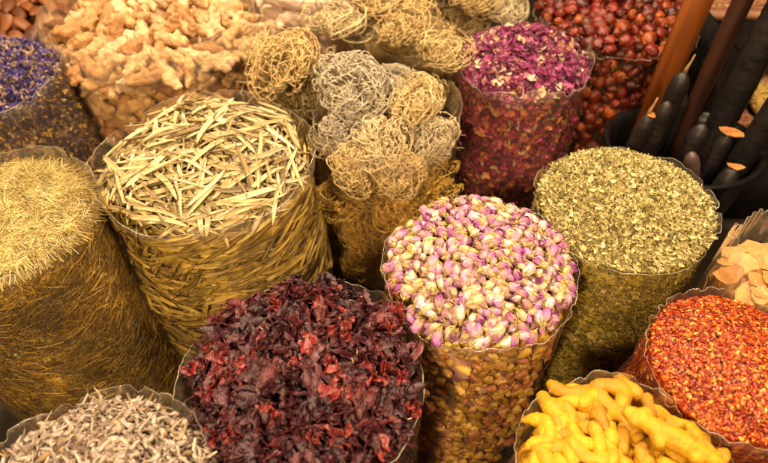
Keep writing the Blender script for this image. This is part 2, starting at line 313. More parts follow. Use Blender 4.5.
M_ging = mat('dried_ginger_skin', [(0, (.40, .20, .07)), (.4, (.56, .34, .16)), (1, (.68, .50, .32))], .7, vary=.45, nscale=45, bump=(1.0, 120))
M_turm = mat('turmeric_skin', [(0, (.46, .23, .003)), (.5, (.56, .31, .004)), (1, (.64, .38, .006))], .65, vary=.25, nscale=60, bump=(.8, 220))
g = np.random.default_rng(11)
G_ging = [[(None, rooty('ginger_root', finger(g, .105, .021, 3, .035), .0030, [M_ging], 20+i, wr=.0024, sm=2))] for i in range(5)]
G_turm = [[(None, rooty('turmeric_root', finger(g, (.050, .042, .056, .046, .058)[i], .0112, (1, 0, 1, 0, 1)[i], .015, .5), .0018, [M_turm], 40+i, rings=.0004, wr=.0006))] for i in range(5)]
def bigturm():
    gg = np.random.default_rng(77); P = finger(gg, .135, .0155, 0, .02, .15)
    for x, dy, l in ((-.045, .9, .022), (-.02, -1, .026), (.012, .9, .02), (.03, -.9, .02), (-.052, -.7, .02)):
        tt = np.linspace(0, 1, 6)[:, None]; P.append(tube(np.array([[x, 0, 0]])+np.array([[.35, dy, .1]])*tt*l, np.array([.012, .012, .0115, .0105, .009, .005]), 9))
    return rooty('turmeric_root', P, .002, [M_turm], 61, rings=.0004, wr=.0006)

# ================================================================== BAGS AND THEIR CONTENTS
# --- hay-like herb, left
H = Heap(-.575, .585, .138, .455, .028, 101, amp=.006, freq=45, belly=.19)
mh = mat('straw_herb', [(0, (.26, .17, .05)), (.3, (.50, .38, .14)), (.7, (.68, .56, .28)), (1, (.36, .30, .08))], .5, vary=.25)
mh2 = mat('packed_straw', [(0, (.12, .06, .010)), (.4, (.30, .18, .03)), (.75, (.62, .42, .07)), (1, (.20, .13, .02))], .4, vary=.6, nscale=14)  # side copy of the straw, golden side light put into its colours
pr = [blade(H.g, .030, .00095, 3, 8, 1.3, .5, .12) for _ in range(14)]
heap_stuff('straw_herb', H, pr, H.top(13000, .008, .16, (.6, 1.15), k=.87, tang=.72), [mh], (.010, .008), 'fine golden straw-like dried herb heaped in the left edge bag', 'herb')
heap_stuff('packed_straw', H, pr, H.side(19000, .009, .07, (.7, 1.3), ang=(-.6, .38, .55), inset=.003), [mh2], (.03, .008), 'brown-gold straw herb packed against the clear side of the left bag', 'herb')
bag(H, 'clear bag of fine golden straw herb at the left edge', .024, seed=1, milk=.06)

# --- long pale leaves
H = Heap(-.295, .722, .176, .445, .050, 102, amp=.010, freq=24, belly=.05)
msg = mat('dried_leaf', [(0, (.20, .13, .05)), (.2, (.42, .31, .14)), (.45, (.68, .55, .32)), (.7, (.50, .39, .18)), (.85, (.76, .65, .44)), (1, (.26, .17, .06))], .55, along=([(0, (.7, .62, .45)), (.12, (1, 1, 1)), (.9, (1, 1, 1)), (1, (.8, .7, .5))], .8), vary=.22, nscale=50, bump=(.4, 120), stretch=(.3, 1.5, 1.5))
pl = [sageleaf(H.g, H.g.uniform(.055, .115), H.g.uniform(.0026, .0050)) for _ in range(12)]
msg2 = mat('packed_leaf', [(0, (.16, .10, .02)), (.35, (.40, .28, .06)), (.7, (.66, .50, .16)), (1, (.26, .17, .03))], .45, vary=.3, nscale=50)  # same leaves with the golden light of the bag sides painted in
ml = [[(None, mesh('dried_leaf', p, [msg]))] for p in pl]
heap_stuff('leaves_beneath', H, pl, H.top(800, .022, .14, (.6, 1), lift=-.002, k=.90, tang=.76), [msg], (.022, .012), 'long pale leaves lying deeper in the heap of the leaf bag', 'leaves', True)
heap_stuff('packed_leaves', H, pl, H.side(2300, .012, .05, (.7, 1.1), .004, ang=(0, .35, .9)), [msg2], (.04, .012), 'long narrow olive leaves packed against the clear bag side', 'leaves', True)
pieces('dried_leaf', ml, H.top(298, .014, .22, (.65, 1.1), lift=.009, k=.89, tang=.76), 'long narrow pale dried leaf lying on top of the heaped leaf bag', 'leaf', 'long pale leaves on the leaf bag', H.g)
bag(H, 'wide clear bag of long narrow pale leaves', .024, seed=2, milk=.05)

# --- ginger
H = Heap(-.522, 1.205, .222, .415, .06, 103, amp=.01, freq=14)
pieces('ginger_root', G_ging, H.top(105, .02, .45, (.45, .85), k=.95, lift=.008, mind=.028) + H.top(50, .02, .3, (.7, 1.0), k=.9, lift=-.018, mind=.04) + H.side(150, .016, .3, (.5, .8), .018, .08, (0, .8), mind=.036), 'knobbly pale dried ginger root in the big ginger bag', 'ginger root', 'ginger roots in the big ginger bag', H.g)
link('packed_ginger', mesh('packed_ginger', H.core(.035, .035), [M_ging]), None, 'pale ginger packed deep inside the big ginger bag', 'ginger', None, 'stuff')
bag(H, 'large clear bag of knobbly dried ginger', .075, seed=3, milk=.09)
# --- pale pink roots behind
H = Heap(-.19, 1.36, .15, .44, .05, 104, amp=.01, freq=14)
M_pink = mat('pale_root_skin', [(0, (.62, .46, .38)), (1, (.74, .60, .50))], .7, vary=.2, bump=(.5, 120))
g2 = []
for k in range(3):
    m_ = G_ging[k][0][1].copy(); m_.materials.clear(); m_.materials.append(M_pink); g2.append([(None, m_)])
pieces('galangal_root', g2, H.top(30, .02, .3, (.8, 1.2), k=.9, lift=.008, mind=.045) + H.side(40, .02, .3, (.7, 1), .022, .12, (0, .8), mind=.05), 'thick pinkish white root in the bag behind the curled plants', 'root', 'pinkish white roots', H.g)
link('packed_roots', mesh('packed_roots', H.core(.035, .035), [M_pink]), None, 'pinkish roots packed deep in the bag behind the curled plants', 'roots', None, 'stuff')
bag(H, 'clear bag of thick pinkish white roots at the back', .03, seed=4, milk=.1)

# --- curled resurrection plants
M_jer = mat('dry_curled_stem', [(0, (.56, .40, .19)), (.4, (.64, .50, .27)), (.7, (.62, .52, .37)), (1, (.66, .48, .20))], .65, along=([(0, (.65, .5, .3)), (.4, (1, 1, 1)), (1, (1, .96, .85))], .8), vary=.25, nscale=40)
def curled(g, R, nb, shag=.0):
    S = []; n = 14; t = np.linspace(0, 1, n); lop = g.uniform(-.5, .5, 2)
    for i in range(nb):
        az = i*2.39996+g.normal()*.2; b = .2+.8*math.sqrt((i+.5)/nb); end = g.uniform(1.6, 3.1)*(.75+.3*b)
        rr = R*(.55+.42*b)*(1+g.normal()*.18)*(1+.22*math.cos(az-lop[0]*6)*lop[1]*2)
        pol = PI - t*end - (1-b)*.15; rad_ = rr*(.2+.8*np.sin(np.clip(t*1.7, 0, PI/2)))*(1-.42*t**3*g.uniform(.2, 1.6)); f = g.uniform(5, 11)
        a2 = az + (1.2+g.normal()*.5)*t*t + .13*np.sin(f*t+g.random()*6)*t*(1+3*shag); pol = pol + .12*np.sin(f*.8*t+g.random()*6)*t
        P = np.stack([rad_*np.sin(pol)*np.cos(a2), rad_*np.sin(pol)*np.sin(a2), rad_*np.cos(pol)], 1)
        S.append(tube(P, R*.031*(1.3-.95*t)*g.uniform(.6, 1.3), 5, g.uniform(.5, 1)))
        for j in (5, 7, 8, 9, 10, 11, 12, 12):
            if g.random() < .9:
                d = P[j+1]-P[j]; d /= np.linalg.norm(d); o = P[j]/np.linalg.norm(P[j]); sd = np.cross(d, o)*g.choice([-1, 1]); l = R*g.uniform(.12, .36)
                q = np.linspace(0, 1, 7); cur = g.uniform(1.5, 4.2)*q; ex = g.uniform(-.2, 1.3)        # a hooked twiglet curling back towards the middle
                c = P[j] + np.cumsum((np.cos(cur)[:, None]*(d*.7+sd*.7+o*ex*.5) - np.sin(cur)[:, None]*(o*.7-sd*.5))*l/6, 0); c = np.concatenate([P[j][None], c])
                s = tube(c, R*.021*np.linspace(1, .25, 8), 4); S.append((s[0], s[1], .5+.5*s[2], s[3]))
    tt = np.linspace(0, 1, 5)[:, None]; S.append(tube(np.array([[0, 0, -R*.9]])+np.array([[.1, .05, -1]])*tt*R*.45, R*.07*np.array([1, .8, .7, .6, .4]), 6))
    return join(*S)
gj = np.random.default_rng(31)
M_grey = mat('grey_curled_stem', [(0, (.38, .31, .23)), (1, (.56, .48, .37))], .65, along=([(0, (.6, .5, .35)), (.4, (1, 1, 1)), (1, (1, 1, .95))], .8), vary=.3, nscale=40)
M_gold = mat('golden_curled_stem', [(0, (.50, .32, .07)), (1, (.68, .46, .12))], .6, along=([(0, (.5, .4, .25)), (.4, (1, 1, 1)), (1, (1, .96, .8))], .8), vary=.4, nscale=40)
JM = [mesh('resurrection_plant', curled(gj, .07, nb, sh), [M_jer]) for nb, sh in ((80, .3), (70, .5), (95, .4), (66, .8))]
def unproj(px, py, z):
    a = px-384; b = 231-py; c, s = math.cos(PITCH), math.sin(PITCH); return np.array([a, 570*c+b*s, -570*s+b*c])*((z-1.08)/(-570*s+b*c)) + np.array([0, 0, 1.08])
JL = [((-.190, 1.003, .475), .078, 0, (.2, -.3), 'tightly curled tan plant ball above the leaf bag, left of the grey one'),
      ((-.095, 1.10, .50), .062, 1, (-.3, .2), 'golden curled plant ball behind the tan one, under the pinkish roots'),
      ((-.055, .925, .47), .074, 2, (.35, .1), 'big greyish curled plant ball on the front bag of curled plants'),
      ((.052, .895, .452), .060, 3, (-.2, -.4), 'loose yellow-tan curled plant in the right of the front curled-plant bag'),
      ((-.005, .815, .425), .055, 1, (.5, .3), 'small shaggy plant ball at the front rim of the curled-plant bag'),
      ((.002, 1.19, .53), .090, 2, (.2, .2), 'largest curled plant ball, open and wiry, at the top middle'),
      ((.112, 1.045, .475), .066, 3, (-.4, .2), 'straw coloured curled plant ball touching the purple petal bag'),
      ((.10, 1.36, .53), .080, 0, (.1, .4), 'tan curled plant ball at the top edge beside the open wiry ball'),
      ((.225, 1.36, .50), .070, 1, (.3, -.2), 'grey-tan curled plant ball directly behind the purple petal bag'),
      ((.035, 1.10, .49), .058, 0, (.2, -.3), 'tan curled plant ball between the open wiry ball and the front bag'),
      ((.185, 1.23, .50), .072, 2, (-.2, .3), 'pale curled plant ball behind the purple petal bag, nearest to it'),
      ((-.035, 1.33, .52), .070, 3, (.3, .1), 'loose curled plant beside the pinkish white roots'),
      ((.335, 1.33, .50), .065, 1, (.1, .2), 'curled plant ball at the top edge between purple petals and red fruits'),
      ((.265, 1.255, .46), .068, 3, (.2, .3), 'loose tan curled plant in the gap left of the red fruit bag'),
      ((.40, 1.42, .50), .070, 2, (.2, -.3), 'curled plant behind the red fruit bag at the top edge'),
      ((.065, .955, .43), .055, 2, (.2, .5), 'curled plant in the back of the front bag by the petal bag'),
      ((.005, .965, .44), .05, 0, (.2, -.5), 'curled plant tucked behind the big greyish ball'),
      ((-.055, .785, .385), .052, 0, (.9, .3), 'tan curled plant just under the rim on the leaf bag side'),
      ((.03, .780, .385), .05, 3, (.9, .1), 'curled plant just under the film rim in the middle of the bag'),
      ((.09, .80, .29), .05, 0, (1.2, -.2), 'golden curled plant pressed on the film next to the petal bag'),
      ((-.245, 1.07, .45), .05, 3, (.1, .2), 'small curled plant half behind the ginger bag rim'),
      ((.085, .845, .405), .05, 2, (.6, -.3), 'small pale curled plant at the right front rim of the curled-plant bag'),
      ((-.065, .855, .425), .05, 3, (.6, .3), 'small loose curled plant under the big greyish ball'),
      ((.025, .775, .28), .052, 0, (1.2, .3), 'golden curled plant in the middle of the clear film front'),
      ((-.04, .775, .14), .05, 3, (1.2, .3), 'curled plant at the bag bottom behind the hibiscus'),
      ((-.075, .800, .30), .055, 3, (1.0, .2), 'yellow curled plant seen through the film, left of its neighbour'),
      ((.000, .785, .225), .050, 1, (1.3, -.1), 'lowest golden curled plant seen through the front of the bag'),
      ((.068, .805, .34), .055, 0, (1.1, .4), 'golden curled plant pressed against the right of the clear film'),
      ((-.015, .790, .335), .046, 2, (1.2, .0), 'small curled plant pressed on the middle of the film'),
      ((-.088, .855, .39), .048, 1, (.8, .5), 'curled plant in the bag corner next to the leaf bag rim'),
      ((-.06, .80, .20), .046, 0, (1.2, .3), 'dark golden curled plant low in the bag beside the leaf bag'),
      ((.075, .82, .23), .046, 2, (1.2, -.3), 'curled plant low in the bag beside the rosebud rim')]
for P, R, k, (ax, ay), lab in JL:
    me = JM[k]
    tone = M_grey if 'greyish' in lab or 'grey-tan' in lab else M_gold if P[2] < .36 else None
    if tone:
        me = bpy.data.meshes.get('curled_'+tone.name+str(k)) or JM[k].copy(); me.name = 'curled_'+tone.name+str(k); me.materials[0] = tone
    o = link('resurrection_plant', me, None, lab, 'curled plant', 'curled dried plants'); s = R/.07
    o.matrix_world = Matrix.Translation(P) @ Matrix.Rotation(ax, 4, 'X') @ Matrix.Rotation(ay, 4, 'Y') @ Matrix.Rotation(k*1.3+P[0]*9, 4, 'Z') @ Matrix.Diagonal((s*1.2, s*1.0, s*.84, 1))
twm = mat('dry_twigs', [(0, (.26, .17, .06)), (1, (.45, .34, .16))], .7)
for (cx, cy, rr, ze, lab, bl, sd, nm) in ((.007, .884, .137, .40, 'loose golden twigs filling the front bag of curled plants', 'clear bag of curled dried plants in front', 5, 0),
                                      (-.185, 1.015, .105, .40, 'loose twigs under the tan curled plant ball', 'small clear bag under the tan curled plant ball', 6, 1),
                                      (.10, 1.25, .19, .42, 'loose twigs under the wiry curled plants at the back', 'large clear bag of curled plants at the back', 7, 2)):
    H = Heap(cx, cy, rr, ze, .02, 105+sd, amp=.01, freq=25)
    pr = [blade(H.g, .07, .0016, 4, 7, 1.2, .9) for _ in range(8)]
    heap_stuff('dry_twigs', H, pr, H.top(160, .02, .15, lift=-.01, k=.75) + H.side(200, .03, .05, (.6, .9), inset=.012, ang=(1.2, .5)), [twm], (.035, .045), lab, 'twigs', cmat=twm)
    bag(H, bl, (.045, .01, .03)[nm], seed=sd, milk=(.07, .03, .05)[nm], pleat=1.6)

# --- purple petals
H = Heap(.282, 1.030, .136, .445, .062, 106, amp=.008, freq=30)
mp_ = mat('purple_petals', [(0, (.08, .008, .03)), (.2, (.20, .016, .09)), (.5, (.36, .05, .20)), (.66, (.16, .014, .04)), (.78, (.46, .14, .22)), (.86, (.62, .42, .36)), (.93, (.66, .52, .36)), (1, (.5, .24, .04))], .6, vary=.3)
pr = [petal(H.g, .023, .0075) for _ in range(10)]
heap_stuff('purple_petals', H, pr, H.top(3000, .016, .6, (.45, 1.05)), [mp_], (.014, .012), 'magenta and cream dried petals heaped in the back bag', 'petals', True)
mp2 = mat('packed_petals', [(0, (.14, .015, .04)), (.4, (.34, .04, .12)), (.66, (.40, .08, .10)), (.84, (.62, .30, .10)), (.9, (.20, .02, .06)), (1, (.16, .02, .05))], .6, vary=.3)
heap_stuff('packed_petals', H, pr, H.side(4200, .012, .4, (.45, 1.05), .003, ang=(0, .9)), [mp2], (.03, .016), 'dark red dried petals packed against the clear side of their bag', 'petals', True)
bag(H, 'clear bag of magenta dried petals', .02, seed=8, milk=.07)

# --- red berries
H = Heap(.517, 1.215, .178, .45, .055, 107, amp=.008, freq=16)
mb = mat('berry_skin', [(0, (.07, .012, .006)), (.3, (.17, .020, .010)), (.55, (.27, .036, .018)), (.72, (.13, .012, .007)), (.88, (.42, .11, .02)), (1, (.12, .03, .010))], .42, vary=.7, nscale=70, bump=(1.0, 110), coat=0)
def berry(g):
    V, F, u, m = ellipsoid(.0195, .0165, .016, 22, 15); q = V/np.linalg.norm(V, axis=1)[:, None]
    V = V*(.98+.13*noise3(q, 4, int(g.integers(99)))-.13*np.abs(noise3(q, 8, int(g.integers(99)))))[:, None]*np.array([.95, 1, .8]); V[-1] *= .6; V[-2] *= .8
    return V, F, u, m
mb2 = mat('berry_stalk', [(0, (.2, .12, .05)), (1, (.3, .2, .08))], .7)
bm_ = []
for k in range(4):
    st = tube(np.array([[.015, 0, 0], [.019, .0005, 0], [.023, .002, 0]]), [.0028, .0014, .001], 5)
    bm_.append([('fruit', mesh('fruit', berry(H.g), [mb])), ('stalk', mesh('stalk', st, [mb2]))])
def berries(items): return [(i[0], i[1], i[2]) for i in items]
pieces('dried_berry', bm_, berries(H.top(190, .012, 1.2, (.65, 1.05), k=.95, lift=.007, mind=.019)), 'shiny dark red dried fruit on top of the berry bag heap', 'dried fruit', 'red fruits on top of the heap', H.g)
pieces('dried_berry', bm_, berries(H.side(260, .010, 1.2, (.65, 1.05), .017, .1, (0, 1), mind=.0215)), 'dark red dried fruit seen through the clear side of its bag', 'dried fruit', 'red fruits behind clear film', H.g)
prb = [berry(H.g) for k in range(3)]
heap_stuff('packed_berries', H, prb, H.top(160, .01, 1.2, (.85, 1.1), lift=-.016, k=.95)+H.side(500, .01, 1, (.8, 1.1), .030, .1), [mb], (.035, .035), 'dark red dried fruits packed inside the berry bag', 'dried fruits', True, cmat=M_dk)
bag(H, 'clear bag of dark red dried fruits beside the wooden post', .004, seed=9, milk=.01)

# --- lavender-blue flowers
H = Heap(-.772, .955, .142, .455, .04, 108, amp=.008, freq=40)
ml_ = mat('violet_flowers', [(0, (.04, .02, .10)), (.3, (.09, .05, .24)), (.5, (.20, .13, .40)), (.62, (.05, .03, .10)), (.74, (.40, .28, .26)), (.88, (.62, .46, .26)), (1, (.14, .09, .18))], .65, vary=.25)
pr = [petal(H.g, .014, .0042, cup=1.0) for _ in range(8)]+[flake(H.g, .005, .0035, .003) for _ in range(2)]
heap_stuff('violet_flowers', H, pr, H.top(3600, .014, .7, (.6, 1.3)), [ml_], (.012, .012), 'small violet blue dried flowers heaped in the corner bag', 'flowers')
ml2 = mat('packed_flowers', [(0, (.04, .02, .04)), (.35, (.10, .05, .12)), (.55, (.16, .08, .05)), (.75, (.50, .30, .07)), (.9, (.62, .42, .14)), (1, (.12, .06, .04))], .65, vary=.25)
heap_stuff('packed_flowers', H, pr, H.side(9500, .010, .6, (.4, .85), .0005, ang=(0, 1)), [ml2], (.03, .012), 'dark violet and gold flowers packed against their clear bag side', 'flowers')
bag(H, 'clear bag of violet blue dried flowers in the top left', .018, seed=10, milk=.1)

# --- almonds
H = Heap(-.975, 1.40, .26, .40, .05, 109, amp=.006, freq=10)
ma = mat('almond_skin', [(0, (.13, .04, .008)), (.5, (.22, .07, .014)), (1, (.30, .11, .025))], .55, vary=.35, nscale=30, bump=(.6, 60), stretch=(.3, 3, 3))
def almond(g):
    V, F, u, m = ellipsoid(.034, .0085, .0175, 16, 12); x = V[:, 0]/.034; V[:, 1] *= 1-.42*x; V[:, 2] *= 1-.2*x; V[:, 1] += .002*np.sin(x*2)
    return V, F, u, m
pieces('almond', [[(None, mesh('almond', almond(H.g), [ma]))] for _ in range(2)], H.top(230, .012, .4, (.7, .9), k=.97, lift=.006, spin=.1, mind=.026)+H.side(90, .006, .3, (.85, 1.05), .01, .1, (0, .7), mind=.03), 'brown almond in its skin in the top left corner bag', 'almond', 'almonds in the corner bag', H.g)
link('packed_almonds', mesh('packed_almonds', H.core(.022, .02), [ma]), None, 'brown almonds packed inside the corner bag', 'almonds', None, 'stuff')
bag(H, 'clear bag of brown almonds in the far left corner', .0, seed=11, milk=.015)

# --- rosebuds
H = Heap(.135, .500, .135, .445, .054, 110, amp=.006, freq=30)
mr_ = mat('rosebud_petal', [(0, (.34, .07, .32)), (.10, (.22, .03, .20)), (.22, (.48, .17, .40)), (.42, (.62, .32, .46)), (.60, (.76, .56, .54)), (.76, (.72, .58, .36)), (.88, (.58, .42, .17)), (1, (.44, .12, .34))], .55,
          along=([(0, (.62, .46, .20)), (.30, (.66, .48, .34)), (.65, (.52, .24, .38)), (1, (.42, .14, .32))], .33, 'MIX'), vary=.2, nscale=120, bump=(.3, 200), sss=.12)
mc_ = mat('rosebud_calyx', [(0, (.34, .26, .06)), (.5, (.46, .34, .10)), (1, (.54, .38, .16))], .6, vary=.25)
def bud(g):
    S = []; V, F, u, m = ellipsoid(.0098, .0062, .0062, 10, 8); V[:, 0] += .002; S.append((V, F, u, m))
    for k in range(6):
        a0 = k*2.2+g.random()*.5; n, q = 8, 6; sp = g.uniform(1.0, 1.4); off = .0004+.00022*k
        t = np.linspace(0, 1, n)[:, None]; s = np.linspace(-1, 1, q)[None]; x = -.0085+t*(.0205+.002*g.normal())*(1-.14*s**2)
        rr = (.0064+off)*np.sqrt(np.clip(1-((x-.0015)/(.0125))**2, .02, 1)) + .0011*np.abs(s)**3*t + .0012*t**6
        a = a0+s*sp*(.35+.65*np.sin(PI*(.15+.7*t))) + .3*t
        V = np.stack([x+0*a, rr*np.cos(a), rr*np.sin(a)], -1).reshape(-1, 3); F = grid_tris(n, q, False); S.append((V, F, np.repeat(t.ravel(), q), np.zeros(len(F), int)))
    V, F, u, m = join(*S); q = int(g.integers(1, 900)); V = V+np.stack([noise3(V, 500, q), noise3(V, 520, q+1), noise3(V, 480, q+2)], 1)*.0006
    return V, F, u, m
def calyx(g):
    S = [tube(np.array([[-.0175, .001, 0], [-.014, 0, 0], [-.0125, 0, 0], [-.010, 0, 0], [-.0075, 0, 0]]), [.0008, .001, .0028, .0042, .0040], 7)]
    for k in range(5):
        a = k*2*PI/5+g.normal()*.15; L = g.uniform(.008, .017); t = np.linspace(0, 1, 6); o = g.uniform(.0, .0035)
        x = -.0095+L*t; rr = .0042+.0034*np.sin(np.clip(t*1.7, 0, 1.57))+o*t**2
        P = np.stack([x, rr*math.cos(a), rr*math.sin(a)], 1); S.append(tube(P, .0018*np.array([.8, 1, .9, .7, .45, .15]), 5, .4, roll=PI/2-a))
    return join(*S)
bp_ = [bud(H.g) for _ in range(5)]; cp_ = [calyx(H.g) for _ in range(5)]
bmm = [[('petals', mesh('petals', bp_[k], [mr_])), ('calyx', mesh('calyx', cp_[k], [mc_]))] for k in range(5)]
whole = [join(bp_[k], setm(cp_[k], 1)) for k in range(5)]
pieces('rosebud', bmm, H.top(299, .008, .7, (.48, .98), k=.95, lift=.006, mind=.0072), 'small pink or cream dried rosebud on top of the rosebud heap', 'rosebud', 'rosebuds on top of the heap', H.g)
heap_stuff('packed_rosebuds', H, whole, H.top(620, .014, .9, (.5, .85), lift=-.001, k=.96), [mr_, mc_], (.016, .014), 'pink rosebuds lying deeper in the rosebud heap', 'rosebuds', True)
mr2 = mat('packed_rosebud_petal', [(0, (.34, .18, .03)), (.3, (.66, .42, .08)), (.6, (.84, .62, .22)), (.8, (.56, .22, .14)), (1, (.42, .22, .04))], .4, vary=.25, nscale=120)  # pink buds recoloured tan: golden side light painted into the petals
heap_stuff('rosebuds_behind_film', H, whole, H.side(2000, .013, .35, (.5, .85), .0055, .04, (.1, .5)), [mr2, mr2], (.04, .022), 'tan rosebuds packed in rows against the clear bag side', 'rosebuds', True, cmat=M_dk)
bag(H, 'clear bag of pink and cream rosebuds in the centre', .008, seed=12, milk=.06)

# --- green crushed leaf
H = Heap(.372, .618, .136, .452, .052, 111, amp=.006, freq=35)
mgr = mat('green_leaf_flakes', [(0, (.18, .14, .035)), (.2, (.38, .31, .11)), (.5, (.54, .45, .21)), (.8, (.66, .56, .33)), (.93, (.30, .25, .07)), (1, (.16, .13, .03))], .65, vary=.2)
pr = [petal(H.g, .0112, .0027, cup=.8, wr=.25) for _ in range(12)]
heap_stuff('green_leaf_flakes', H, pr, H.top(9500, .012, .6, (.4, 1.1)), [mgr], (.010, .010), 'pale green crushed dried leaves heaped right of the rosebuds', 'herb')
mg2 = mat('packed_green_flakes', [(0, (.18, .14, .015)), (.4, (.36, .29, .04)), (.75, (.60, .48, .10)), (1, (.22, .17, .02))], .65, vary=.2)  # top flakes again, golden light on the sides mixed into the colour
heap_stuff('packed_green_flakes', H, pr, H.side(12000, .008, .3, (.45, 1.0), .002, ang=(.1, .5, .4)), [mg2], (.03, .010), 'olive green crushed leaves packed against the clear bag side', 'herb')
bag(H, 'clear bag of pale green crushed leaves', .004, seed=13, milk=.06)

# --- hibiscus
H = Heap(-.098, .335, .146, .435, .052, 112, amp=.010, freq=28, slope=(0, .02))
mhb = mat('hibiscus_dark', [(0, (.035, .011, .016)), (.35, (.080, .020, .028)), (.7, (.13, .030, .036)), (.9, (.24, .045, .045)), (1, (.07, .020, .032))], .40, along=([(0, (.08, .02, .03)), (.8, (.12, .03, .045)), (1, (.50, .20, .20))], .32, 'MIX'), vary=.5, nscale=110, bump=(1.0, 260), sss=0, stretch=(.6, 1.5, 1.5), spec=.5)
mhr = mat('hibiscus_red', [(0, (.24, .03, .035)), (.5, (.38, .05, .05)), (1, (.44, .10, .08))], .4, along=([(0, (.14, .012, .014)), (.72, (.30, .03, .03)), (.86, (.50, .16, .13)), (1, (.80, .58, .46))], .7, 'MIX'), vary=.4, nscale=70, bump=(.6, 160))
mhc = mat('hibiscus_cream', [(0, (.62, .36, .26)), (1, (.66, .46, .34))], .5, vary=.3)
def hib(g, red, face=False):
    S = []; ring = tube(np.array([[.0065*math.cos(a), .0065*math.sin(a)*g.uniform(.75, 1), .0015*math.sin(2*a)] for a in np.linspace(0, 2*PI, 15)]), np.full(15, .0011 if red else .0007), 6)
    S.append((ring[0], ring[1], ring[2]*0+.9, ring[3]+(1 if g.random() < .45 or red else 0)))
    cup = [tube(np.array([[0, 0, -.012], [0, 0, -.009], [0, 0, -.003], [0, 0, .001]]), [.0015, .0036, .0056, .0064], 11)]; cup[0] = (cup[0][0][:-1], cup[0][1][(cup[0][1] < len(cup[0][0])-1).all(1)], cup[0][2][:-1]*.3, cup[0][3][:(cup[0][1] < len(cup[0][0])-1).all(1).sum()])
    S += cup
    for k in range(6):
        a = k*2*PI/6+g.normal()*.3; L = g.uniform(.026, .044); W = g.uniform(.0050, .0095); t = np.linspace(0, 1, 18); out = g.uniform(.3, 1.2); cu = g.normal()*1.3-.9
        th = .15+out*t+cu*t**2; dx = np.cumsum(np.sin(th))*L/18; dz = np.cumsum(np.cos(th))*L/18; wv = np.cumsum(g.normal(size=18))*.0007
        P = np.stack([(.006+dx)*math.cos(a)-wv*math.sin(a), (.006+dx)*math.sin(a)+wv*math.cos(a), -.002+dz], 1)
        s = tube(P, W*(np.sin(PI*(.12+.85*t))**.8+.03), 18, .05, curl=g.choice([-1, 1])*g.uniform(.4, 1.2), twist=g.normal()*1.5, roll=PI/2+a*0)
        e = np.tile(np.cos(np.arange(18)/18*2*PI)**2, 18); s = (s[0], s[1], np.concatenate([e*e*.95, [1, 1]]), s[3])
        V = s[0]; V = V+np.stack([noise3(V, 420, 3*k+1), noise3(V, 390, 3*k+2), noise3(V, 450, 3*k+3)], 1)*.0012 + np.stack([noise3(V, 1100, 3*k+4), noise3(V, 1200, 3*k+5), noise3(V, 1000, 3*k+6)], 1)*.0005; S.append((V,)+s[1:])
    V, F, u, m = join(*S); V = V-np.array([0, 0, .010])
    if face: return V*np.array([1, 1, .8]), F, u, m
    return V[:, [2, 1, 0]]*np.array([1, 1, .72]), F[:, ::-1], u, m
hd = [hib(H.g, False, i % 3 == 0) for i in range(10)]; hr = [hib(H.g, True, i % 2 == 0) for i in range(5)]
hdm = [[(None, mesh('hibiscus_calyx', s, [mhb, mhc]))] for s in hd]; hrm = [[(None, mesh('hibiscus_calyx', s, [mhr, mhc]))] for s in hr]
heap_stuff('packed_hibiscus', H, hd, H.top(240, .02, .8, (.8, 1.1), lift=-.012, k=.94)+H.side(520, .012, .6, (.6, .85), .008, .05, (0, 1)), [mhb, mhc], (.026, .020), 'dark maroon hibiscus packed down inside the front bag', 'hibiscus', True)
pieces('hibiscus_calyx', hdm, H.top(235, .020, .8, (.8, 1.15), lift=.006, k=.88, mind=.011), 'shrivelled dark maroon hibiscus flower on the front heap', 'hibiscus flower', 'dark hibiscus flowers', H.g)
pieces('hibiscus_calyx', hrm, H.top(34, .010, .9, (.4, .85), lift=.012, k=.92, mind=.026), 'bright red hibiscus flower with pale tips on the dark heap', 'hibiscus flower', 'bright red hibiscus flowers', H.g)
bag(H, 'clear bag of dark maroon hibiscus at the front', .008, seed=14, milk=.07)

# --- pale woody chips, bottom left
H = Heap(-.305, .185, .122, .450, .040, 113, amp=.007, freq=35)
mw = mat('pale_root_chips', [(0, (.11, .07, .05)), (.2, (.26, .19, .14)), (.5, (.40, .31, .25)), (.8, (.54, .44, .37)), (.92, (.34, .22, .10)), (1, (.16, .11, .08))], .7, vary=.25, nscale=90, bump=(.5, 200))
pr = [blade(H.g, H.g.uniform(.010, .032), H.g.uniform(.0010, .0034), 6, 7, .8, .7) for _ in range(12)]+[flake(H.g, .008, .005, .004) for _ in range(5)]+[blade(H.g, .045, .0012, 5, 8, .5, .8) for _ in range(1)]
heap_stuff('pale_root_chips', H, pr, H.top(4200, .012, .5, (.4, .95), lift=.002) + H.side(1800, .008, .4, (.7, 1.1), .002), [mw], (.012, .012), 'pinkish cream dried root chips heaped in the bottom left corner', 'root chips', True)
bag(H, 'clear bag of pale root chips in the bottom left', .022, seed=15, milk=.05)

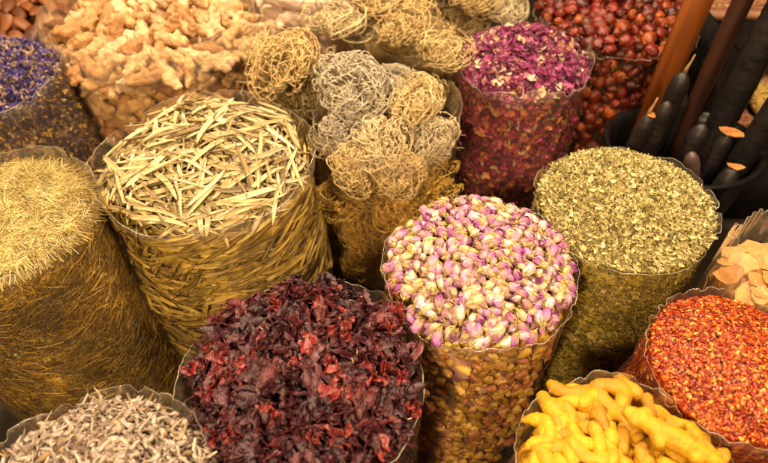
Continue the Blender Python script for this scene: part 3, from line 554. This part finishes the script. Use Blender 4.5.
# --- turmeric
H = Heap(.264, .212, .116, .428, .024, 114, amp=.005, freq=20)
pieces('turmeric_root', G_turm, H.top(115, .009, .35, (.65, 1.0), k=.92, lift=.012, mind=.0125) + H.top(40, .008, .25, (.8, 1.1), k=.88, lift=-.004, mind=.016), 'smooth bright yellow turmeric finger in the bottom bag', 'turmeric root', 'yellow turmeric fingers', H.g)
o = link('turmeric_root', bigturm(), None, 'longest branching turmeric root lying across the right side of its bag', 'turmeric root'); o.matrix_world = Matrix.Translation((.308, .244, .480)) @ Matrix.Rotation(-.55, 4, 'Z') @ Matrix.Rotation(.10, 4, 'Y') @ Matrix.Scale(.80, 4)
heap_stuff('packed_turmeric', H, [finger(H.g, .06, .011, 0, .02)[0] for _ in range(3)], H.side(220, .008, .3, (.8, 1), .012, .1, (0, .8)), [M_turm], (.026, .022), 'yellow turmeric fingers packed down inside the bottom bag', 'turmeric', True)
bag(H, 'clear bag of bright yellow turmeric at the bottom', .018, seed=16, milk=.08, tint=(.97, .93, .8), flare=.004)

# --- chili flakes
H = Heap(.432, .345, .106, .450, .040, 115, amp=.004, freq=40)
mch = mat('chili_flakes', [(0, (.10, .006, .002)), (.22, (.30, .018, .003)), (.45, (.54, .085, .004)), (.6, (.24, .014, .002)), (.80, (.62, .17, .008)), (.94, (.68, .32, .04)), (.97, (.72, .46, .12)), (1, (.40, .03, .004))], .38, vary=.25, nscale=200)
pr = [flake(H.g, .0028, .0006, .0016) for _ in range(8)]+[flake(H.g, .0014, .0008, .0014) for _ in range(3)]
heap_stuff('chili_flakes', H, pr, H.top(15000, .007, .8, (.6, 1.3)) + H.side(11000, .005, .3, (.6, 1.3), .0005), [mch], (.007, .007), 'crushed red and orange chili flakes heaped at the right edge', 'chili flakes')
bag(H, 'clear bag of crushed red chili flakes', .004, seed=17, milk=.05)

# --- flat peach slices
H = Heap(.540, .490, .066, .440, .012, 116, amp=.003, freq=40)
mo = mat('peach_slice', [(0, (.40, .19, .05)), (.5, (.50, .27, .09)), (1, (.56, .34, .14))], .6, vary=.2, nscale=60, bump=(.3, 150))
def slice_(g):
    n = 9; a = np.arange(n)/n*2*PI; rr = .019*(1+g.normal(size=n)*.14); V = []
    for z, k in ((-.001, 0.), (-.001, .93), (.0, 1.), (.001, .93), (.001, 0.)): V.append(np.stack([rr*k*np.cos(a), rr*k*.8*np.sin(a), z+1.5*(rr*k*np.cos(a))**2*4], 1))
    V = np.concatenate(V); F = grid_tris(5, n, True); return V, F, np.zeros(len(V)), np.zeros(len(F), int)
sm_ = [[(None, mesh('dried_slice', slice_(H.g), [mo], None, False))] for _ in range(4)]
pieces('dried_slice', sm_, H.top(34, .010, .25, (.8, 1.15), k=.8, lift=.003, mind=.010), 'flat peach coloured dried slice in the small bag by the edge', 'dried slice', 'flat peach slices', H.g)
heap_stuff('packed_slices', H, [slice_(H.g) for _ in range(3)], H.side(160, .004, .3, (.7, 1), .004, .1), [mo], (.010, .010), 'flat peach slices packed against the side of the small bag', 'dried slices')
bag(H, 'small tall clear bag of flat peach slices at the right edge', .055, seed=18, milk=.08, pleat=2)

# ================================================================== PODS, POST AND RACK, back right
mchp = mat('orange_bark', [(0, (.40, .17, .05)), (1, (.50, .24, .08))], .7, vary=.5, nscale=80, bump=(.8, 150))
mk = mat('pod_skin', [(0, (.016, .011, .010)), (.5, (.026, .017, .016)), (1, (.036, .023, .020))], .5, vary=.8, nscale=26, bump=(1.0, 60))
mkb = mat('brown_pod_skin', [(0, (.060, .020, .010)), (1, (.08, .027, .014))], .5, vary=.4, nscale=40, bump=(.4, 80), stretch=(1, 1, .2))
mst = mat('pod_stalk', [(0, (.34, .20, .09)), (1, (.40, .24, .1))], .7)
def pod(name, x, y, zt, R, lean, label, m, ribs=0.025, stalk=True, zb=.02):
    L = zt-zb; n = 90; t = np.linspace(0, 1, n); rad_ = R*np.minimum(1, np.sqrt(np.clip(1-((t*L-(L-R*2.6))/(R*2.6)).clip(0, 1)**2.2, .0, 1)))*(1+ribs*np.abs(np.sin(t*L*190)))*(1+.03*np.sin(t*9+x*50)); rad_[-1] = R*.12
    P = np.stack([lean[0]*(t-1)*L+.004*np.sin(t*5+x*30), lean[1]*(t-1)*L, zb-zt+L*t], 1)
    root = link(name, None, None, label, 'seed pod', 'dark seed pods standing upright'); root.location = (x, y, zt)
    link('pod_body', mesh('pod_body', tube(P, rad_, 20), [m]), root)
    if stalk: link('stalk', mesh('stalk', tube(np.array([[0, 0, -.002], [.001, 0, .01], [.004, .001, .022], [.006, .002, .036]]), [.0045, .003, .0018, .0012], 7), [mst]), root)
pod('seed_pod', .575, .955, .475, .0195, (.02, 0), 'tall black pod with a pale stalk beside the wooden post', mk)
pod('seed_pod', .548, .925, .430, .0155, (0, .03), 'short grey-black pod left of the tall stalked pod', mk, stalk=False)
pod('seed_pod', .508, .900, .418, .0160, (.0, -.02), 'leftmost short black pod beside the green leaf bag', mk)
pod('seed_pod', .672, 1.035, .86, .0175, (0, .02), 'slim reddish brown pod reaching out of the picture', mkb)
pod('seed_pod', .700, .965, .88, .026, (.0, .02), 'thickest black pod with fine ribs reaching out of the picture', mk, ribs=.07)
pod('seed_pod', .742, .885, .80, .022, (.04, .02), 'smooth black pod at the right edge behind the peach slices', mk, ribs=.03)
pod('seed_pod', .625, .895, .398, .018, (.03, 0), 'short black pod under a flat orange chip', mk, stalk=False)
pod('seed_pod', .575, .820, .390, .0155, (-.25, .05), 'pinkish grey leaning pod behind the green leaf bag', mat('pink_grey_pod', [(0, (.12, .07, .07)), (1, (.13, .08, .075))], .4), stalk=False, zb=.2)
pod('seed_pod', .670, .820, .355, .020, (.0, .1), 'low black pod carrying the smaller orange chip', mk, stalk=False)
pod('seed_pod', .62, 1.00, .40, .02, (0, 0), 'half hidden black pod between the post and the brown pod', mk, stalk=False)
pod('seed_pod', .664, .872, .396, .015, (.02, .03), 'thin black pod directly under the large orange chip', mk, stalk=False)
for x, y, z, s, rx, lab in ((.666, .870, .397, 1.2, .0, 'large flat orange bark chip lying on the black pods'), (.670, .818, .356, .75, .1, 'smaller orange bark chip below the large one'), (.512, .894, .419, .6, -.1, 'small orange bark chip between the two short pods')):
    o = link('bark_chip', mesh('bark_chip', slice_(r0), [mchp], None, False), None, lab, 'bark chip', 'orange bark chips on the pods'); o.matrix_world = Matrix.Translation((x, y, z)) @ Matrix.Rotation(rx, 4, 'X') @ Matrix.Rotation(x*9, 4, 'Z') @ Matrix.Diagonal((s, s*.85, s, 1))
# black tub round the pods
mtub = mat('black_tub', [(0, (.012, .010, .011)), (1, (.014, .012, .012))], .35, vary=.2)
nt = 96; a = np.arange(nt)/nt*2*PI; V = []
for rr, z in ((.135, .004), (.150, .20), (.162, .325), (.170, .328), (.170, .334), (.158, .334), (.150, .30), (.130, .02)): V.append(np.stack([.615+rr*np.cos(a)*.95, .915+rr*np.sin(a)*.78, z+0*a], 1))
V = np.concatenate(V); F = grid_tris(8, nt, True); link('tub', mesh('tub', (V, F, np.zeros(len(V)), np.zeros(len(F), int)), [mtub]), None, 'black plastic tub holding the upright dark pods', 'tub')
# post and stepped rack
def box(x0, x1, y0, y1, z0, z1, bev=.0025):
    import bmesh
    bm = bmesh.new(); bmesh.ops.create_cube(bm, size=1)
    for v in bm.verts: v.co = ((x0+x1)/2+v.co.x*(x1-x0), (y0+y1)/2+v.co.y*(y1-y0), (z0+z1)/2+v.co.z*(z1-z0))
    bmesh.ops.bevel(bm, geom=bm.edges[:], offset=bev, segments=2, affect='EDGES'); bmesh.ops.triangulate(bm, faces=bm.faces[:])
    V = np.array([v.co[:] for v in bm.verts]); F = np.array([[v.index for v in f.verts] for f in bm.faces]); bm.free(); return V, F, np.zeros(len(V)), np.zeros(len(F), int)
mwd = mat('orange_brown_wood', [(0, (.28, .09, .016)), (1, (.33, .11, .018))], .45, vary=.4, nscale=14, bump=(.4, 50), stretch=(4, 4, .35))
mwl = mat('tray_wood', [(0, (.26, .12, .06)), (1, (.3, .14, .07))], .6, vary=.4, nscale=20, stretch=(.4, 4, 4))
mgy = mat('dark_grey_panel', [(0, (.022, .018, .017)), (1, (.028, .023, .021))], .95, spec=.1, vary=.5, nscale=14)
link('wooden_post', mesh('wooden_post', box(.556, .606, 1.012, 1.032, .003, 1.05), [mwd]), None, 'flat orange-brown wooden post standing between red fruits and pods', 'post')
root = link('stepped_rack', None, None, 'dark stepped rack with trays of small brown seeds behind the pods', 'rack'); root.location = (.95, 1.25, 0)
sh = np.array([.95, 1.25, 0])
def part(nm, s, m): link(nm, mesh(nm, (s[0]-sh,)+s[1:], [m]), root)
part('riser_panel', box(.735, 1.45, 1.236, 1.252, .004, .436), mgy); part('riser_panel', box(.735, 1.45, 1.012, 1.026, .004, .255), mgy)
part('wooden_lip', box(.735, 1.45, 1.222, 1.250, .4375, .455), mwl); part('wooden_lip', box(.735, 1.45, 1.205, 1.2345, .262, .292), mwl)
part('side_panel', box(.716, .7335, 1.036, 1.60, .004, .46), mgy); part('tray_base', box(.735, 1.45, 1.2535, 1.6, .40, .42), mgy); part('tray_base', box(.735, 1.45, 1.0275, 1.2, .225, .24), mgy)
msd = mat('small_brown_seeds', [(0, (.22, .09, .045)), (.5, (.38, .18, .10)), (1, (.48, .26, .14))], .6, vary=.2)
gs = np.random.default_rng(88); pr = [flake(gs, .007, .0035, .004) for _ in range(5)]
def bed(x0, x1, y0, y1, z, n, m, label):
    it = []
    for _ in range(n): it.append((frame(np.array([0, 0, 1.]), gs.uniform(0, 6.28), .5, gs), np.array([gs.uniform(x0, x1), gs.uniform(y0, y1), z+gs.random()*.008]), gs.uniform(.7, 1.2)))
    o = link('seeds', merged('seeds', pr, it, [m], gs), None, label, 'seeds', None, 'stuff'); link('seed_bed', mesh('seed_bed', box(x0, x1, y0, y1, z-.015, z+.002), [m]), o)
bed(.74, 1.12, 1.258, 1.55, .436, 5000, msd, 'small brown seeds in the upper tray of the rack')
bed(.74, .86, 1.03, 1.2, .262, 1800, msd, 'small brown seeds in the lower tray of the rack')
mgo = mat('golden_seeds', [(0, (.34, .20, .05)), (1, (.55, .38, .12))], .6, vary=.2)
bed(.87, 1.2, 1.03, 1.2, .285, 3000, mgo, 'golden seeds in the lower tray at the right edge')

# ------------------------------------------------------------------ drop goods the camera can never see (buried under others), before the films close the bags
bpy.context.view_layer.update(); dg = bpy.context.evaluated_depsgraph_get(); co = Vector(CAM); gone = 0
gk = np.random.default_rng(3)
for o in list(INDIV):
    ob = [o] if o.data else list(o.children); seen = False
    for p in ob:
        n = len(p.data.vertices); mw_ = p.matrix_world
        for i in gk.integers(0, n, 60 if p.data else 0):
            d = (mw_ @ p.data.vertices[int(i)].co)-co; L = d.length; hit = SC.ray_cast(dg, co, d/L, distance=L+.01)
            if hit[0] and (hit[4] == p or hit[4].name == p.name): 
                x, y, _ = project(np.array(hit[1])); seen = -3 < x[0] < 771 and -3 < y[0] < 466
                if seen: break
        if seen: break
    if not seen: o['gone'] = True; gone += 1
for o in [o for o in INDIV if o.get('gone')]:
    for c in list(o.children): bpy.data.objects.remove(c)
    bpy.data.objects.remove(o)
print('unseen goods dropped', gone)
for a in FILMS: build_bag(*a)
